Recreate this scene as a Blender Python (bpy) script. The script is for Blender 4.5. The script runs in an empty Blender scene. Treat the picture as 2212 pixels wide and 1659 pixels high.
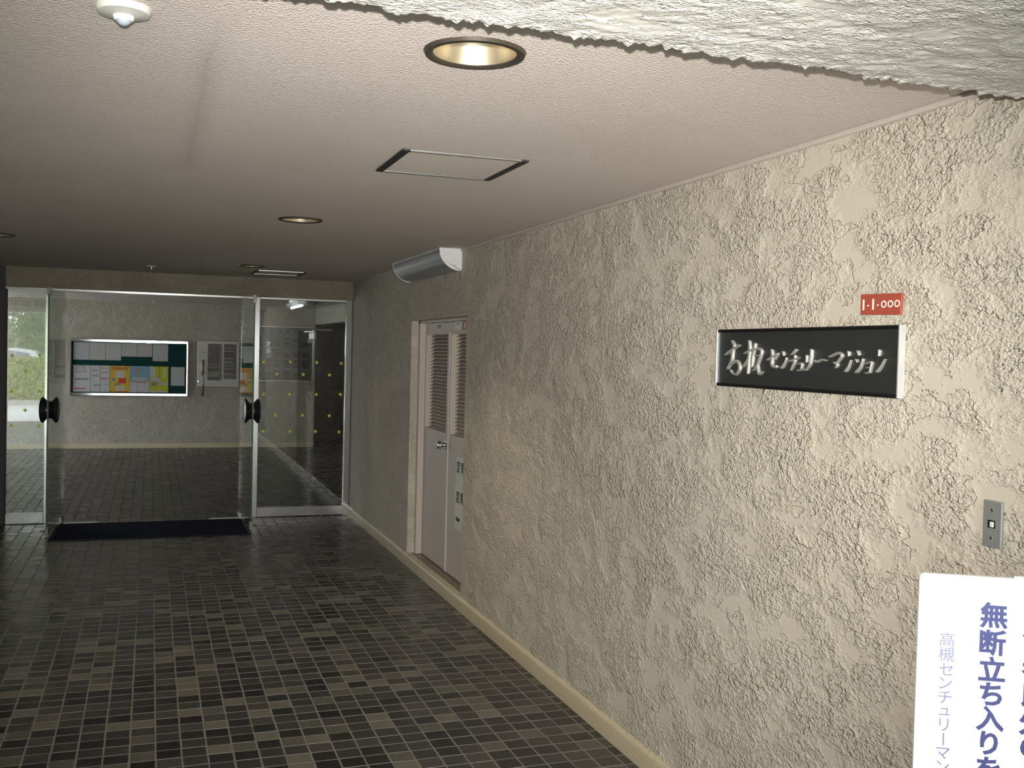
import bpy, bmesh, math, random
from mathutils import Vector, Matrix, noise
random.seed(7)
R = random.random
scene = bpy.context.scene
C = bpy.context.collection

# ------------------------------------------------------------------ camera
CAM = Vector((0, 0, 1.65))
YAW, PITCH, ROLL, FPX = .3419, -.0298, .0252, 2196.44
cam = bpy.data.objects.new('camera', bpy.data.cameras.new('camera'))
C.objects.link(cam)
fwd = Vector((math.sin(YAW)*math.cos(PITCH), math.cos(YAW)*math.cos(PITCH), math.sin(PITCH)))
rt = fwd.cross(Vector((0, 0, 1))).normalized()
up = rt.cross(fwd)
r2 = math.cos(ROLL)*rt + math.sin(ROLL)*up
u2 = -math.sin(ROLL)*rt + math.cos(ROLL)*up
cam.matrix_world = Matrix(((r2.x, u2.x, -fwd.x, CAM.x), (r2.y, u2.y, -fwd.y, CAM.y),
                           (r2.z, u2.z, -fwd.z, CAM.z), (0, 0, 0, 1)))
cam.data.sensor_width = 36
cam.data.lens = 36*FPX/2212
cam.data.clip_start = .02
cam.data.clip_end = 300
scene.camera = cam

# ------------------------------------------------------------------ sky, flash, exposure
world = bpy.data.worlds.new('sky')
scene.world = world
world.use_nodes = True
bg = world.node_tree.nodes['Background']
bg.inputs[0].default_value = (.86, .94, 1, 1)          # even overcast sky
bg.inputs[1].default_value = 7.6
fl = bpy.data.lights.new('camera_flash', 'SPOT')       # the photographer's flash, just above the lens
fl.energy = 560
fl.color = (1, .97, .92)
fl.spot_size = math.radians(75)
fl.spot_blend = 1
fl.shadow_soft_size = .012
flash = bpy.data.objects.new('camera_flash', fl)
C.objects.link(flash)
flash.matrix_world = Matrix.Translation(.095*u2 - .02*r2 + .01*fwd) @ cam.matrix_world
vs = scene.view_settings
vs.view_transform = 'Standard'
vs.look = 'None'
vs.exposure = .24
vs.gamma = 1
vs.use_curve_mapping = False
cy = scene.cycles                                       # light paths long enough for the two glass fronts
cy.max_bounces = 6
cy.use_adaptive_sampling = True
cy.adaptive_threshold = .05
cy.diffuse_bounces = 3
cy.glossy_bounces = 4
cy.transparent_max_bounces = 12
cy.caustics_reflective = False
cy.caustics_refractive = False

# ------------------------------------------------------------------ materials
def mat(name, col, rough=.6, metal=0, spec=.5, emit=None, estr=0):
    m = bpy.data.materials.new(name)
    m.use_nodes = True
    b = m.node_tree.nodes['Principled BSDF']
    b.inputs['Base Color'].default_value = (*col, 1)
    b.inputs['Roughness'].default_value = rough
    b.inputs['Metallic'].default_value = metal
    b.inputs['Specular IOR Level'].default_value = spec
    if emit:
        b.inputs['Emission Color'].default_value = (*emit, 1)
        b.inputs['Emission Strength'].default_value = estr
    return m

def nodes(m):
    nt = m.node_tree
    return nt, nt.nodes, nt.links, nt.nodes['Principled BSDF']

def N(nt, t, **kw):
    n = nt.nodes.new(t)
    for k, v in kw.items():
        setattr(n, k, v)
    return n

def tex_noise(nt, vec, scale, detail=4, rough=.5, dist=0):
    n = N(nt, 'ShaderNodeTexNoise')
    n.inputs['Scale'].default_value = scale
    n.inputs['Detail'].default_value = detail
    n.inputs['Roughness'].default_value = rough
    n.inputs['Distortion'].default_value = dist
    nt.links.new(vec, n.inputs['Vector'])
    return n.outputs['Fac']

def ramp(nt, fac, stops):
    r = N(nt, 'ShaderNodeValToRGB')
    e = r.color_ramp.elements
    while len(e) < len(stops):
        e.new(.5)
    for el, (p, c) in zip(e, stops):
        el.position = p
        el.color = (c, c, c, 1) if isinstance(c, (int, float)) else (*c, 1)
    nt.links.new(fac, r.inputs[0])
    return r.outputs[0]

def math_n(nt, op, a, b):
    n = N(nt, 'ShaderNodeMath', operation=op)
    for i, v in enumerate((a, b)):
        if isinstance(v, (int, float)):
            n.inputs[i].default_value = v
        else:
            nt.links.new(v, n.inputs[i])
    return n.outputs[0]

def bump(nt, h, dist, strength=1):
    b = N(nt, 'ShaderNodeBump')
    b.inputs['Strength'].default_value = strength
    b.inputs['Distance'].default_value = dist
    nt.links.new(h, b.inputs['Height'])
    nt.links.new(b.outputs[0], nt.nodes['Principled BSDF'].inputs['Normal'])

def mixc(nt, fac, a, b):
    n = N(nt, 'ShaderNodeMix', data_type='RGBA')
    nt.links.new(fac, n.inputs[0])
    for i, v in ((6, a), (7, b)):
        if isinstance(v, tuple):
            n.inputs[i].default_value = (*v, 1)
        else:
            nt.links.new(v, n.inputs[i])
    return n.outputs[2]

def stucco(name, col, dark, scale=1, dist=.011, stretch=None):
    """knocked-down spray stucco: flattened plates with ragged lips over a stippled coat"""
    m = mat(name, col, .75, spec=.3)
    nt, nd, lk, b = nodes(m)
    g = N(nt, 'ShaderNodeNewGeometry').outputs['Position']
    if stretch:
        mp = N(nt, 'ShaderNodeMapping')
        mp.inputs['Scale'].default_value = stretch
        lk.new(g, mp.inputs[0])
        g = mp.outputs[0]
    big = tex_noise(nt, g, 9*scale, 4, .60, 0)
    patch = tex_noise(nt, g, 4.2*scale, 1, .5, 0)
    plate = ramp(nt, big, [(.470, 0.0), (.484, .8), (.50, 1.0)])
    drag = tex_noise(nt, g, 50*scale, 1, .6, 0)
    fine = tex_noise(nt, g, 125*scale, 1, .6, 0)
    smooth = ramp(nt, math_n(nt, 'ADD', math_n(nt, 'MULTIPLY', big, .6), math_n(nt, 'MULTIPLY', patch, .5)), [(.50, 1.0), (.56, .55), (.64, .10)])
    grain = math_n(nt, 'ADD', math_n(nt, 'MULTIPLY', fine, .55), math_n(nt, 'MULTIPLY', drag, .62))
    h = math_n(nt, 'ADD', math_n(nt, 'MULTIPLY', plate, .30), math_n(nt, 'MULTIPLY', grain, smooth))
    bump(nt, h, dist, 1)
    stain = tex_noise(nt, g, 1.7, 1, .5)
    c0 = mixc(nt, ramp(nt, stain, [(.35, 0.0), (.7, .5)]), col, dark)
    lip_shade = ramp(nt, big, [(.455, 0.0), (.47, .25), (.485, 0.0)])  # dark line painted along the plate lips in place of their shadow
    c1 = mixc(nt, lip_shade, c0, tuple(v*.6 for v in dark))
    lk.new(c1, b.inputs['Base Color'])
    return m

M = {}
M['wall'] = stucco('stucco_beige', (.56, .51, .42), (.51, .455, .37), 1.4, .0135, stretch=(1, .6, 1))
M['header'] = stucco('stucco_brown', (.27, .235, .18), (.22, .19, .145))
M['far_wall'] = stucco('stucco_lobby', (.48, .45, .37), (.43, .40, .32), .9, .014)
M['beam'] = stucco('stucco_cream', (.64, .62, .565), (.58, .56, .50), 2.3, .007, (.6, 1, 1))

m = M['ceiling'] = mat('ceiling_spray_coat', (.66, .58, .51), .9, spec=.1)
nt, nd, lk, b = nodes(m)
g = N(nt, 'ShaderNodeNewGeometry').outputs['Position']
fine = tex_noise(nt, g, 175, 1, .5)
bump(nt, fine, .0045, .7)
blot = ramp(nt, tex_noise(nt, g, 2.3, 2, .55), [(.35, 0.0), (.75, .45)])
c = mixc(nt, blot, (.78, .70, .635), (.70, .62, .555))
# a sooty board joint running into the depth at x = .12
sx = N(nt, 'ShaderNodeSeparateXYZ')
lk.new(g, sx.inputs[0])
wob = math_n(nt, 'MULTIPLY', math_n(nt, 'SUBTRACT', tex_noise(nt, g, 5, 3, .6), .5), .03)
dx = math_n(nt, 'ABSOLUTE', math_n(nt, 'ADD', math_n(nt, 'SUBTRACT', sx.outputs[0], .12), wob), 0)
seam = ramp(nt, math_n(nt, 'MULTIPLY', dx, 18), [(0, .6), (.2, .35), (1, 0.0)])
sy = ramp(nt, math_n(nt, 'MULTIPLY', sx.outputs[1], .1), [(.21, 0.0), (.25, .7), (.38, .55), (.42, .1), (.6, 0.0)])
c = mixc(nt, math_n(nt, 'MULTIPLY', seam, sy), c, (.42, .36, .31))
lk.new(c, b.inputs['Base Color'])

TILE = []
for i, (col, ro) in enumerate([((.014, .014, .015), .25), ((.020, .020, .019), .27), ((.033, .032, .029), .3), ((.055, .052, .045), .31),
                               ((.090, .085, .071), .33), ((.13, .122, .099), .34), ((.018, .019, .020), .26), ((.040, .039, .035), .29)]):
    m = mat('floor_tile_%d' % i, col, ro, spec=.5)
    nt, nd, lk, b = nodes(m)
    g = N(nt, 'ShaderNodeNewGeometry').outputs['Position']
    f = tex_noise(nt, g, 90, 1, .6)
    lk.new(mixc(nt, f, tuple(v*.8 for v in col), tuple(v*1.2 for v in col)), b.inputs['Base Color'])
    bump(nt, tex_noise(nt, g, 60, 0), .0006, .3)
    TILE.append(m)
M['grout'] = mat('grout', (.19, .18, .16), .85, spec=.2)

m = M['terrazzo'] = mat('terrazzo_cream', (.62, .54, .37), .38)
nt, nd, lk, b = nodes(m)
g = N(nt, 'ShaderNodeNewGeometry').outputs['Position']
lk.new(mixc(nt, ramp(nt, tex_noise(nt, g, 170, 2), [(.4, 0.0), (.62, 1.0)]), (.66, .58, .40), (.48, .40, .26)), b.inputs['Base Color'])
M['sill'] = mat('stone_sill', (.20, .165, .12), .35)
M['cornice'] = mat('cornice_paint', (.52, .46, .40), .7)
M['door'] = mat('door_paint', (.56, .49, .42), .38)
M['steel'] = mat('stainless_steel', (.52, .51, .49), .15, .72)
M['steel_dull'] = mat('dull_steel', (.36, .36, .34), .42, 1)
M['alu'] = mat('aluminium', (.66, .66, .66), .3, 1)
M['darkbar'] = mat('painted_dark', (.02, .019, .018), .6)  # flat dark colour standing in for shade and dark reflections
M['black'] = mat('black_gloss', (.010, .009, .012), .33, spec=.8)
M['chrome'] = mat('chrome', (.75, .75, .73), .1, 1)
M['darkpost'] = mat('dark_brown_paint', (.022, .017, .017), .6)
M['white'] = mat('white_paint', (.80, .80, .79), .45)
M['offwhite'] = mat('offwhite_plastic', (.66, .66, .60), .4)
M['diff'] = mat('lamp_cover_grey', (.36, .37, .41), .22, .35)
M['sensor_lens'] = mat('sensor_lens', (.40, .45, .50), .3)
M['brass'] = mat('reflector_gold', (.62, .54, .39), .36, .9)
M['trimring'] = mat('downlight_ring', (.10, .085, .065), .4, .6)
M['bulb'] = mat('bulb_lit', (1, .95, .85), .5, emit=(1, .93, .80), estr=20)
M['bulb_dim'] = mat('bulb_lit_dim', (1, .95, .85), .5, emit=(1, .80, .50), estr=9)
M['plate'] = mat('cast_plate_dark', (.045, .049, .046), .42, .5)
nt, nd, lk, b = nodes(M['plate'])
g = N(nt, 'ShaderNodeNewGeometry').outputs['Position']
bump(nt, tex_noise(nt, g, 420, 2), .0012, .7)
M['frame_black'] = mat('frame_black', (.014, .012, .014), .25, .3)
M['letter_metal'] = mat('letter_metal', (.50, .49, .45), .45, .6)
M['red'] = mat('red_enamel', (.36, .075, .048), .35)
M['paintwhite'] = mat('white_letters', (.82, .80, .72), .5)
M['blue_ink'] = mat('blue_ink', (.055, .062, .20), .5)
M['thin_ink'] = mat('thin_blue_ink', (.20, .21, .36), .5)
M['board_white'] = mat('notice_white', (.90, .90, .90), .35)
M['tape'] = mat('masking_tape', (.86, .85, .76), .5)
M['black_ink'] = mat('black_ink', (.02, .02, .02), .6)
M['green_felt'] = mat('green_felt', (.012, .05, .048), .9, spec=.1)
M['navy'] = mat('navy_mat', (.008, .010, .024), .95, spec=.1)
M['rubber'] = mat('mat_rubber', (.010, .010, .011), .8)
M['star'] = mat('yellow_sticker', (.85, .72, .08), .5)
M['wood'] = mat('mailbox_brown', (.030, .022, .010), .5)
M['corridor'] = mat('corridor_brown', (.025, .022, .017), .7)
M['panel_grey'] = mat('intercom_grey', (.30, .30, .285), .4, .3)
M['brown_strip'] = mat('name_strip_brown', (.13, .085, .065), .5)
M['strip_pale'] = mat('name_strip_pale', (.30, .28, .20), .5)
M['handset'] = mat('handset_tan', (.22, .15, .06), .4)
M['directory'] = mat('directory_grey', (.30, .315, .31), .45)
M['leafgreen'] = mat('hedge_leaf', (.34, .42, .06), .6)
M['treegreen'] = mat('tree_leaf', (.15, .25, .06), .6)
M['bark'] = mat('bark', (.09, .07, .05), .9)
M['paving'] = mat('outdoor_paving', (.78, .78, .75), .8)
M['concrete'] = mat('pale_concrete', (.60, .57, .50), .8)
M['pinkwall'] = mat('pink_beige_wall', (.42, .34, .29), .8)
M['car'] = mat('car_paint_white', (.75, .76, .77), .25)
M['carglass'] = mat('car_window', (.32, .34, .37), .1)
M['tyre'] = mat('tyre', (.015, .015, .015), .8)

def glass_mat(name, tint, f0=.05):
    m = bpy.data.materials.new(name)
    m.use_nodes = True
    nt = m.node_tree
    nt.nodes.clear()
    out = N(nt, 'ShaderNodeOutputMaterial')
    tr = N(nt, 'ShaderNodeBsdfTransparent')
    tr.inputs[0].default_value = (*tint, 1)
    gl = N(nt, 'ShaderNodeBsdfGlossy')
    gl.inputs['Roughness'].default_value = 0
    gl.inputs['Color'].default_value = (1, 1, 1, 1)
    lw = N(nt, 'ShaderNodeLayerWeight')
    lw.inputs[0].default_value = .5
    p = math_n(nt, 'POWER', lw.outputs['Facing'], 5)
    f = math_n(nt, 'ADD', math_n(nt, 'MULTIPLY', p, 1-f0), f0)
    mx = N(nt, 'ShaderNodeMixShader')
    nt.links.new(f, mx.inputs[0])
    nt.links.new(tr.outputs[0], mx.inputs[1])
    nt.links.new(gl.outputs[0], mx.inputs[2])
    nt.links.new(mx.outputs[0], out.inputs[0])
    return m
M['glass'] = glass_mat('clear_glass', (.955, .97, .958), .05)
M['edge'] = mat('green_glass_edge', (.05, .13, .075), .12, spec=.8)
M['acrylic'] = glass_mat('acrylic', (.97, .97, .97), .05)

# ------------------------------------------------------------------ mesh helpers
class MB:
    def __init__(s):
        s.v, s.f, s.m = [], [], []
    def face(s, pts, mi=0):
        n = len(s.v)
        s.v += [tuple(p) for p in pts]
        s.f.append(tuple(range(n, n+len(pts))))
        s.m.append(mi)
        return s
    def box(s, x0, x1, y0, y1, z0, z1, mi=0):
        n = len(s.v)
        s.v += [(x, y, z) for z in (z0, z1) for y in (y0, y1) for x in (x0, x1)]
        for q in ((0, 2, 3, 1), (4, 5, 7, 6), (0, 1, 5, 4), (2, 6, 7, 3), (0, 4, 6, 2), (1, 3, 7, 5)):
            s.f.append(tuple(n+i for i in q))
            s.m.append(mi)
        return s
    def obox(s, o, a, b, c):
        """box from corner o along vectors a, b, c"""
        n = len(s.v)
        o, a, b, c = map(Vector, (o, a, b, c))
        s.v += [tuple(o+i*a+j*b+k*c) for k in (0, 1) for j in (0, 1) for i in (0, 1)]
        for q in ((0, 2, 3, 1), (4, 5, 7, 6), (0, 1, 5, 4), (2, 6, 7, 3), (0, 4, 6, 2), (1, 3, 7, 5)):
            s.f.append(tuple(n+i for i in q))
            s.m.append(0)
        return s
    def lathe(s, prof, org, axis, seg=32, cap0=True, cap1=True):
        """profile of (radius, along) pairs turned about axis through org"""
        ax = Vector(axis).normalized()
        a = ax.orthogonal().normalized()
        bb = ax.cross(a)
        o = Vector(org)
        n = len(s.v)
        for r, t in prof:
            for k in range(seg):
                an = 2*math.pi*k/seg
                s.v.append(tuple(o + ax*t + (a*math.cos(an)+bb*math.sin(an))*r))
        for i in range(len(prof)-1):
            for k in range(seg):
                k2 = (k+1) % seg
                s.f.append((n+i*seg+k, n+i*seg+k2, n+(i+1)*seg+k2, n+(i+1)*seg+k))
                s.m.append(0)
        if cap0:
            s.f.append(tuple(n+k for k in range(seg))[::-1]); s.m.append(0)
        if cap1:
            s.f.append(tuple(n+(len(prof)-1)*seg+k for k in range(seg))); s.m.append(0)
        return s
    def tube(s, pts, r, seg=8):
        pts = [Vector(p) for p in pts]
        n = len(s.v)
        for i, p in enumerate(pts):
            d = (pts[min(i+1, len(pts)-1)]-pts[max(i-1, 0)]).normalized()
            a = d.cross(Vector((.31, .23, .92))).normalized()
            bb = d.cross(a)
            rr = r[i] if isinstance(r, (list, tuple)) else r
            for k in range(seg):
                an = 2*math.pi*k/seg
                s.v.append(tuple(p+(a*math.cos(an)+bb*math.sin(an))*rr))
        for i in range(len(pts)-1):
            for k in range(seg):
                k2 = (k+1) % seg
                s.f.append((n+i*seg+k, n+i*seg+k2, n+(i+1)*seg+k2, n+(i+1)*seg+k)); s.m.append(0)
        s.f.append(tuple(n+k for k in range(seg))[::-1]); s.m.append(0)
        s.f.append(tuple(n+(len(pts)-1)*seg+k for k in range(seg))); s.m.append(0)
        return s
    def prism(s, poly, o, ex, ey, ez):
        """2D polygon in (ex, ey) from o, thickened by vector ez"""
        o, ex, ey, ez = map(Vector, (o, ex, ey, ez))
        n, k = len(s.v), len(poly)
        s.v += [tuple(o+ex*x+ey*y) for x, y in poly]
        s.v += [tuple(o+ex*x+ey*y+ez) for x, y in poly]
        s.f.append(tuple(n+i for i in range(k))[::-1]); s.m.append(0)
        s.f.append(tuple(n+k+i for i in range(k))); s.m.append(0)
        for i in range(k):
            j = (i+1) % k
            s.f.append((n+i, n+j, n+k+j, n+k+i)); s.m.append(0)
        return s

def finish(o, smooth, bevel):
    if smooth:
        for p in o.data.polygons:
            p.use_smooth = True
        o.data.set_sharp_from_angle(angle=math.radians(smooth if smooth > 1 else 40))
    if bevel:
        md = o.modifiers.new('bevel', 'BEVEL')
        md.width = bevel
        md.segments = 2
        md.limit_method = 'ANGLE'

def obj(name, mb, material, parent=None, smooth=0, bevel=0, origin=None, fix=True):
    """link an MB (in world coordinates) as one mesh; children keep their thing's origin"""
    org = Vector(origin) if origin is not None else (parent['_o'] if parent is not None else Vector((0, 0, 0)))
    org = Vector(org)
    me = bpy.data.meshes.new(name)
    me.from_pydata([tuple(Vector(p)-org) for p in mb.v], [], mb.f)
    for mm in (material if isinstance(material, list) else [material]):
        me.materials.append(mm)
    if isinstance(material, list):
        me.polygons.foreach_set('material_index', mb.m)
    if fix:
        bm = bmesh.new()
        bm.from_mesh(me)
        bmesh.ops.recalc_face_normals(bm, faces=bm.faces)
        bm.to_mesh(me)
        bm.free()
    o = bpy.data.objects.new(name, me)
    C.objects.link(o)
    if parent is not None:
        o.parent = parent
        o['_o'] = tuple(org)
    else:
        o.location = org
        o['_o'] = tuple(org)
    finish(o, smooth, bevel)
    return o

def tag(o, label, cat, group=None, kind=None):
    o['label'] = label
    o['category'] = cat
    if group:
        o['group'] = group
    if kind:
        o['kind'] = kind
    return o

def thing(name, label, cat, loc, group=None, kind=None):
    o = bpy.data.objects.new(name, None)
    o.empty_display_size = .05
    C.objects.link(o)
    o.location = loc
    o['_o'] = tuple(loc)
    return tag(o, label, cat, group, kind)

def struct(name, mb, material, label, cat, **kw):
    return tag(obj(name, mb, material, **kw), label, cat, kind='structure')

class Plane:
    """a flat face in the place: origin, right, up, outward normal"""
    def __init__(s, o, r, u=(0, 0, 1)):
        s.o, s.r, s.u = Vector(o), Vector(r).normalized(), Vector(u).normalized()
        s.n = s.r.cross(s.u)
    def p(s, a, b, d=0):
        return s.o + s.r*a + s.u*b + s.n*d
    def slab(s, mb, a0, a1, b0, b1, d0, d1):
        return mb.obox(s.p(a0, b0, d0), s.r*(a1-a0), s.u*(b1-b0), s.n*(d1-d0))
    def ab(s, px, py):
        """where the photograph's pixel falls on this face"""
        d = fwd + r2*((px-1106)/FPX) - u2*((py-829.5)/FPX)
        t = (s.o-CAM).dot(s.n)/d.dot(s.n)
        q = CAM + d*t - s.o
        return q.dot(s.r), q.dot(s.u)

def glyph(name, ch, pl, a, b, size, material, parent, depth=.001, d0=.0005, bold=0, rot=0, sx=1):
    """one written character centred at (a, b) on the plane"""
    cu = bpy.data.curves.new('glyph', 'FONT')
    cu.body = ch
    cu.size = 1
    cu.offset = min(bold, 0)
    cu.extrude = .5
    if bold > 0:
        cu.bevel_depth = bold
        cu.bevel_resolution = 1
    cu.resolution_u = 3
    t = bpy.data.objects.new('glyph', cu)
    C.objects.link(t)
    dg = bpy.context.evaluated_depsgraph_get()
    me = bpy.data.meshes.new_from_object(t.evaluated_get(dg))
    bpy.data.objects.remove(t)
    bpy.data.curves.remove(cu)
    vs_ = [v.co for v in me.vertices]
    cx = (min(v.x for v in vs_)+max(v.x for v in vs_))/2
    cy = (min(v.y for v in vs_)+max(v.y for v in vs_))/2
    mb = MB()
    c_, s_ = math.cos(rot), math.sin(rot)
    for v in vs_:
        x, y = (v.x-cx)*size*sx, (v.y-cy)*size
        mb.v.append(tuple(pl.p(a+x*c_-y*s_, b+x*s_+y*c_, d0+depth*(v.z+.5+max(bold, 0))/(1+2*max(bold, 0)))))
    mb.f = [tuple(p.vertices) for p in me.polygons]
    mb.m = [0]*len(mb.f)
    bpy.data.meshes.remove(me)
    return obj(name, mb, material, parent)

# ------------------------------------------------------------------ dimensions of the place
ZC, XR, YG, YF = 2.319, 1.884, 10.1, 17.2      # ceiling, right wall, glass partition, lobby's far wall
XL, XLL, XC, Y0 = -2.75, -4.6, 2.6, -2.9       # porch left wall, lobby left wall, corridor corner, porch mouth
ZH = 2.136                                     # underside of the header over the glass

# ------------------------------------------------------------------ floor with tiles
PX, PY = .0993, .0933
fl_mb = MB().box(XLL, 5.2, Y0, 19.2, -.12, -.0022)
floor = struct('floor', fl_mb, M['grout'], 'dark tiled floor of the entrance passage and lobby', 'floor')
def tile_mesh(w, d):
    mb = MB()
    a, bb, h = w/2, d/2, .0008
    t = [(-a+h, -bb+h, 0), (a-h, -bb+h, 0), (a-h, bb-h, 0), (-a+h, bb-h, 0)]
    l = [(-a, -bb, -.004), (a, -bb, -.004), (a, bb, -.004), (-a, bb, -.004)]
    mb.v = t+l
    mb.f = [(0, 1, 2, 3)] + [(i+4, (i+1) % 4+4, (i+1) % 4, i) for i in range(4)]
    mb.m = [0]*5
    return mb
TM = tile_mesh(PX-.0066, PY-.0045)
shared = []
for i, mm in enumerate(TILE):
    me = bpy.data.meshes.new('tile')
    me.from_pydata(TM.v, [], TM.f)
    me.materials.append(mm)
    me.materials.append(M['grout'])
    me.polygons.foreach_set('material_index', [0, 1, 1, 1, 1])
    shared.append(me)
spots = []
for i in range(-46, 54):
    for j in range(-78, 158):
        x, y = .0905+PX*i, 4.365+PY*j
        xr = XR-.012 if y < YG else 5.0
        xl = XL if y < YG-.05 else XLL
        if x < xl+.05 or x > xr+.02 or (y > YF and x < XC):
            continue
        spots.append((x, y))
def view(x, y):
    d = Vector((x, y, 0))-CAM
    z = d.dot(fwd)
    if z < .2:
        return None
    return 1106+FPX*d.dot(r2)/z, 829.5-FPX*d.dot(u2)/z
rank = []
for s_ in spots:
    q = view(*s_)
    if q and -15 < q[0] < 2227 and q[1] < 1672 and s_[0] < XR-.04:
        rank.append((s_[1], s_))
rank.sort()
near = set(s for _, s in rank[:300])
W8 = [3, 4, 5, 3, 3, 2, 3, 4]
field = MB()
for x, y in spots:
    k = random.choices(range(8), W8)[0]
    jx, jy, jz, rz = (R()-.5)*.002, (R()-.5)*.002, (R()-.5)*.0008, (R()-.5)*.012
    if (x, y) in near:
        o = bpy.data.objects.new('tile', shared[k])
        C.objects.link(o)
        o.parent = floor
        o.location = (x+jx, y+jy, jz)
        o.rotation_euler = (0, 0, rz)
    else:
        n = len(field.v)
        field.v += [(x+jx+vx, y+jy+vy, vz+jz) for vx, vy, vz in TM.v]
        field.f += [tuple(n+i for i in f) for f in TM.f]
        field.m += [k, 8, 8, 8, 8]
tf = obj('tile_field', field, TILE+[M['grout']], floor, fix=False)
tf['kind'] = 'stuff'

# ------------------------------------------------------------------ walls, ceiling, beam
RY0, RY1, RZ0, RZ1 = 6.178, 7.625, .092, 1.882     # the service door's recess
wr = MB()
wr.box(XR, XR+.25, Y0, RY0, 0, ZC)
wr.box(XR, XR+.25, RY1, YG+.12, 0, ZC)
wr.box(XR, XR+.25, RY0, RY1, RZ1, ZC)
wr.box(XR+.02, XR+.25, RY0, RY1, 0, RZ0-.012)
struct('wall_right', wr, M['wall'], 'beige rough stucco wall along the right side of the passage', 'wall', fix=False)
struct('wall_left', MB().box(XL-.2, XL, Y0, YG, 0, ZC), M['wall'], 'stucco wall closing the left side of the porch, out of view', 'wall')
struct('ceiling', MB().box(XLL-.2, 5.2, Y0, 19.2, ZC, ZC+.3), M['ceiling'], 'flat sprayed pinkish-beige ceiling over the passage', 'ceiling')
struct('wall_header', MB().box(XL, XR, YG-.02, YG+.12, ZH, ZC), M['header'], 'narrow brown stucco band above the glass entrance doors', 'wall')
struct('wall_back_left', MB().box(XLL, -1.225, YG-.03, YG+.12, 0, ZC), M['darkpost'], 'dark brown pier at the left end of the glass front', 'wall')
struct('wall_far', MB().box(XLL, XC, YF, YF+.2, 0, ZC).box(XC-.2, XC, YF+.2, 19, 0, ZC), M['far_wall'],
       'lobby rear stucco wall carrying the notice board and intercom', 'wall')
struct('wall_lobby_right', MB().box(XC, XC+.15, YG+.12, 13, 0, ZC).box(XC, XC+.15, 13, YF, 2.05, ZC).box(XR+.25, 5.2, YG, YG+.12, 0, ZC),
       M['far_wall'], 'lobby side wall with a wide opening to the dark mailbox corridor', 'wall')
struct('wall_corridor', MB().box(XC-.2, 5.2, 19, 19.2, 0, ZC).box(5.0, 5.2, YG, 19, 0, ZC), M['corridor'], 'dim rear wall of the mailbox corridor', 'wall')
struct('wall_lobby_left', MB().box(XLL-.2, XLL, YG, 14.3, 0, ZC).box(XLL-.2, XLL, 17.1, 19.2, 0, ZC).box(XLL-.2, XLL, 14.3, 17.1, 2.1, ZC),  # opening put in and sized to light the far wall from the left
       M['far_wall'], 'lobby side wall with an added opening that lets daylight in, out of view', 'wall')

def ragged_beam():
    """plastered lintel soffit: the underside is a real uneven skin with a ragged inner arris"""
    mb = MB()
    ye, zb = 1.743, 2.235
    x0, x1, y0 = XL, XR, -.2
    xs = [x0 + (x1-x0)*i/1100 for i in range(1101)]
    ys = [ye - 1.0*(j/140)**1.25 for j in range(141)] + [.5, .2, y0]
    def skin(x, y):
        v = Vector((x*.75, y, 0))
        h = noise.fractal(v*17, .9, 2.1, 4)*.0032 + noise.noise(v*55)*.0014
        return zb - h
    rows = []
    for x in xs:
        e = noise.noise(Vector((x*9, 3.1, 0)))*.008 + noise.noise(Vector((x*38, 1.7, 0)))*.012 + noise.noise(Vector((x*92, 5.3, 0)))*.009
        ez = noise.noise(Vector((x*30, 7.7, 0)))*.006 + noise.noise(Vector((x*75, 2.9, 0)))*.007 + noise.noise(Vector((x*150, 4.1, 0)))*.004
        row = [(x, ye+e+.004, zb+.014), (x, ye+e+.006, zb+.004-ez)]
        for j, y in enumerate(ys):
            k = max(0, 1-j/6)
            kz = max(0, 1-j/9)
            row.append((x, y+e*k, skin(x, y) - ez*kz + (.002*k*k if j < 3 else 0)))
        rows.append([(x, ye, ZC)] + row)
    n = len(rows[0])
    for r_ in rows:
        mb.v += r_
    for i in range(len(rows)-1):
        for j in range(n-1):
            mb.f.append((i*n+j, i*n+j+1, (i+1)*n+j+1, (i+1)*n+j))
            mb.m.append(0)
    mb.box(x0, x1, Y0, y0, zb, ZC)
    return mb
bm_ = struct('ceiling_beam', ragged_beam(), M['beam'], 'cream rough-plastered lintel with a ragged lower edge across the passage', 'beam', fix=False)
for p in bm_.data.polygons:
    p.use_smooth = True

# cornice strip, baseboards
def cornice(x, y0, y1):
    mb = MB()
    prof = [(0, 0), (-.008, -.001), (-.010, -.008), (-.008, -.015), (-.003, -.018), (0, -.018)]
    mb.prism([(a, b) for a, b in prof], (x, y0, ZC), (1, 0, 0), (0, 0, 1), (0, y1-y0, 0))
    return mb
struct('trim_1', cornice(XR, Y0, YG), M['cornice'], 'thin plaster moulding where the right wall meets the ceiling', 'moulding')
def base_prof(x, y0, y1):
    prof = [(0, 0)] + [(-.012, 0), (-.014, .07), (-.012, .083), (-.006, .091), (.004, .0935), (.03, .0935), (.03, 0)]
    return MB().prism(prof, (x, y0, 0), (1, 0, 0), (0, 0, 1), (0, y1-y0, 0))
struct('baseboard_right', base_prof(XR, 1.0, YG-.03), M['terrazzo'], 'cream terrazzo skirting along the foot of the right wall', 'baseboard', smooth=35)
struct('baseboard_far', MB().box(XLL, XC, YF-.015, YF, 0, .075), M['terrazzo'], 'cream skirting along the foot of the lobby wall', 'baseboard')
struct('trim_2', MB().box(XR-.006, XR+.14, RY0, RY1, .05, RZ0), M['sill'], 'brown stone sill in front of the service door', 'sill', bevel=.003)

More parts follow.
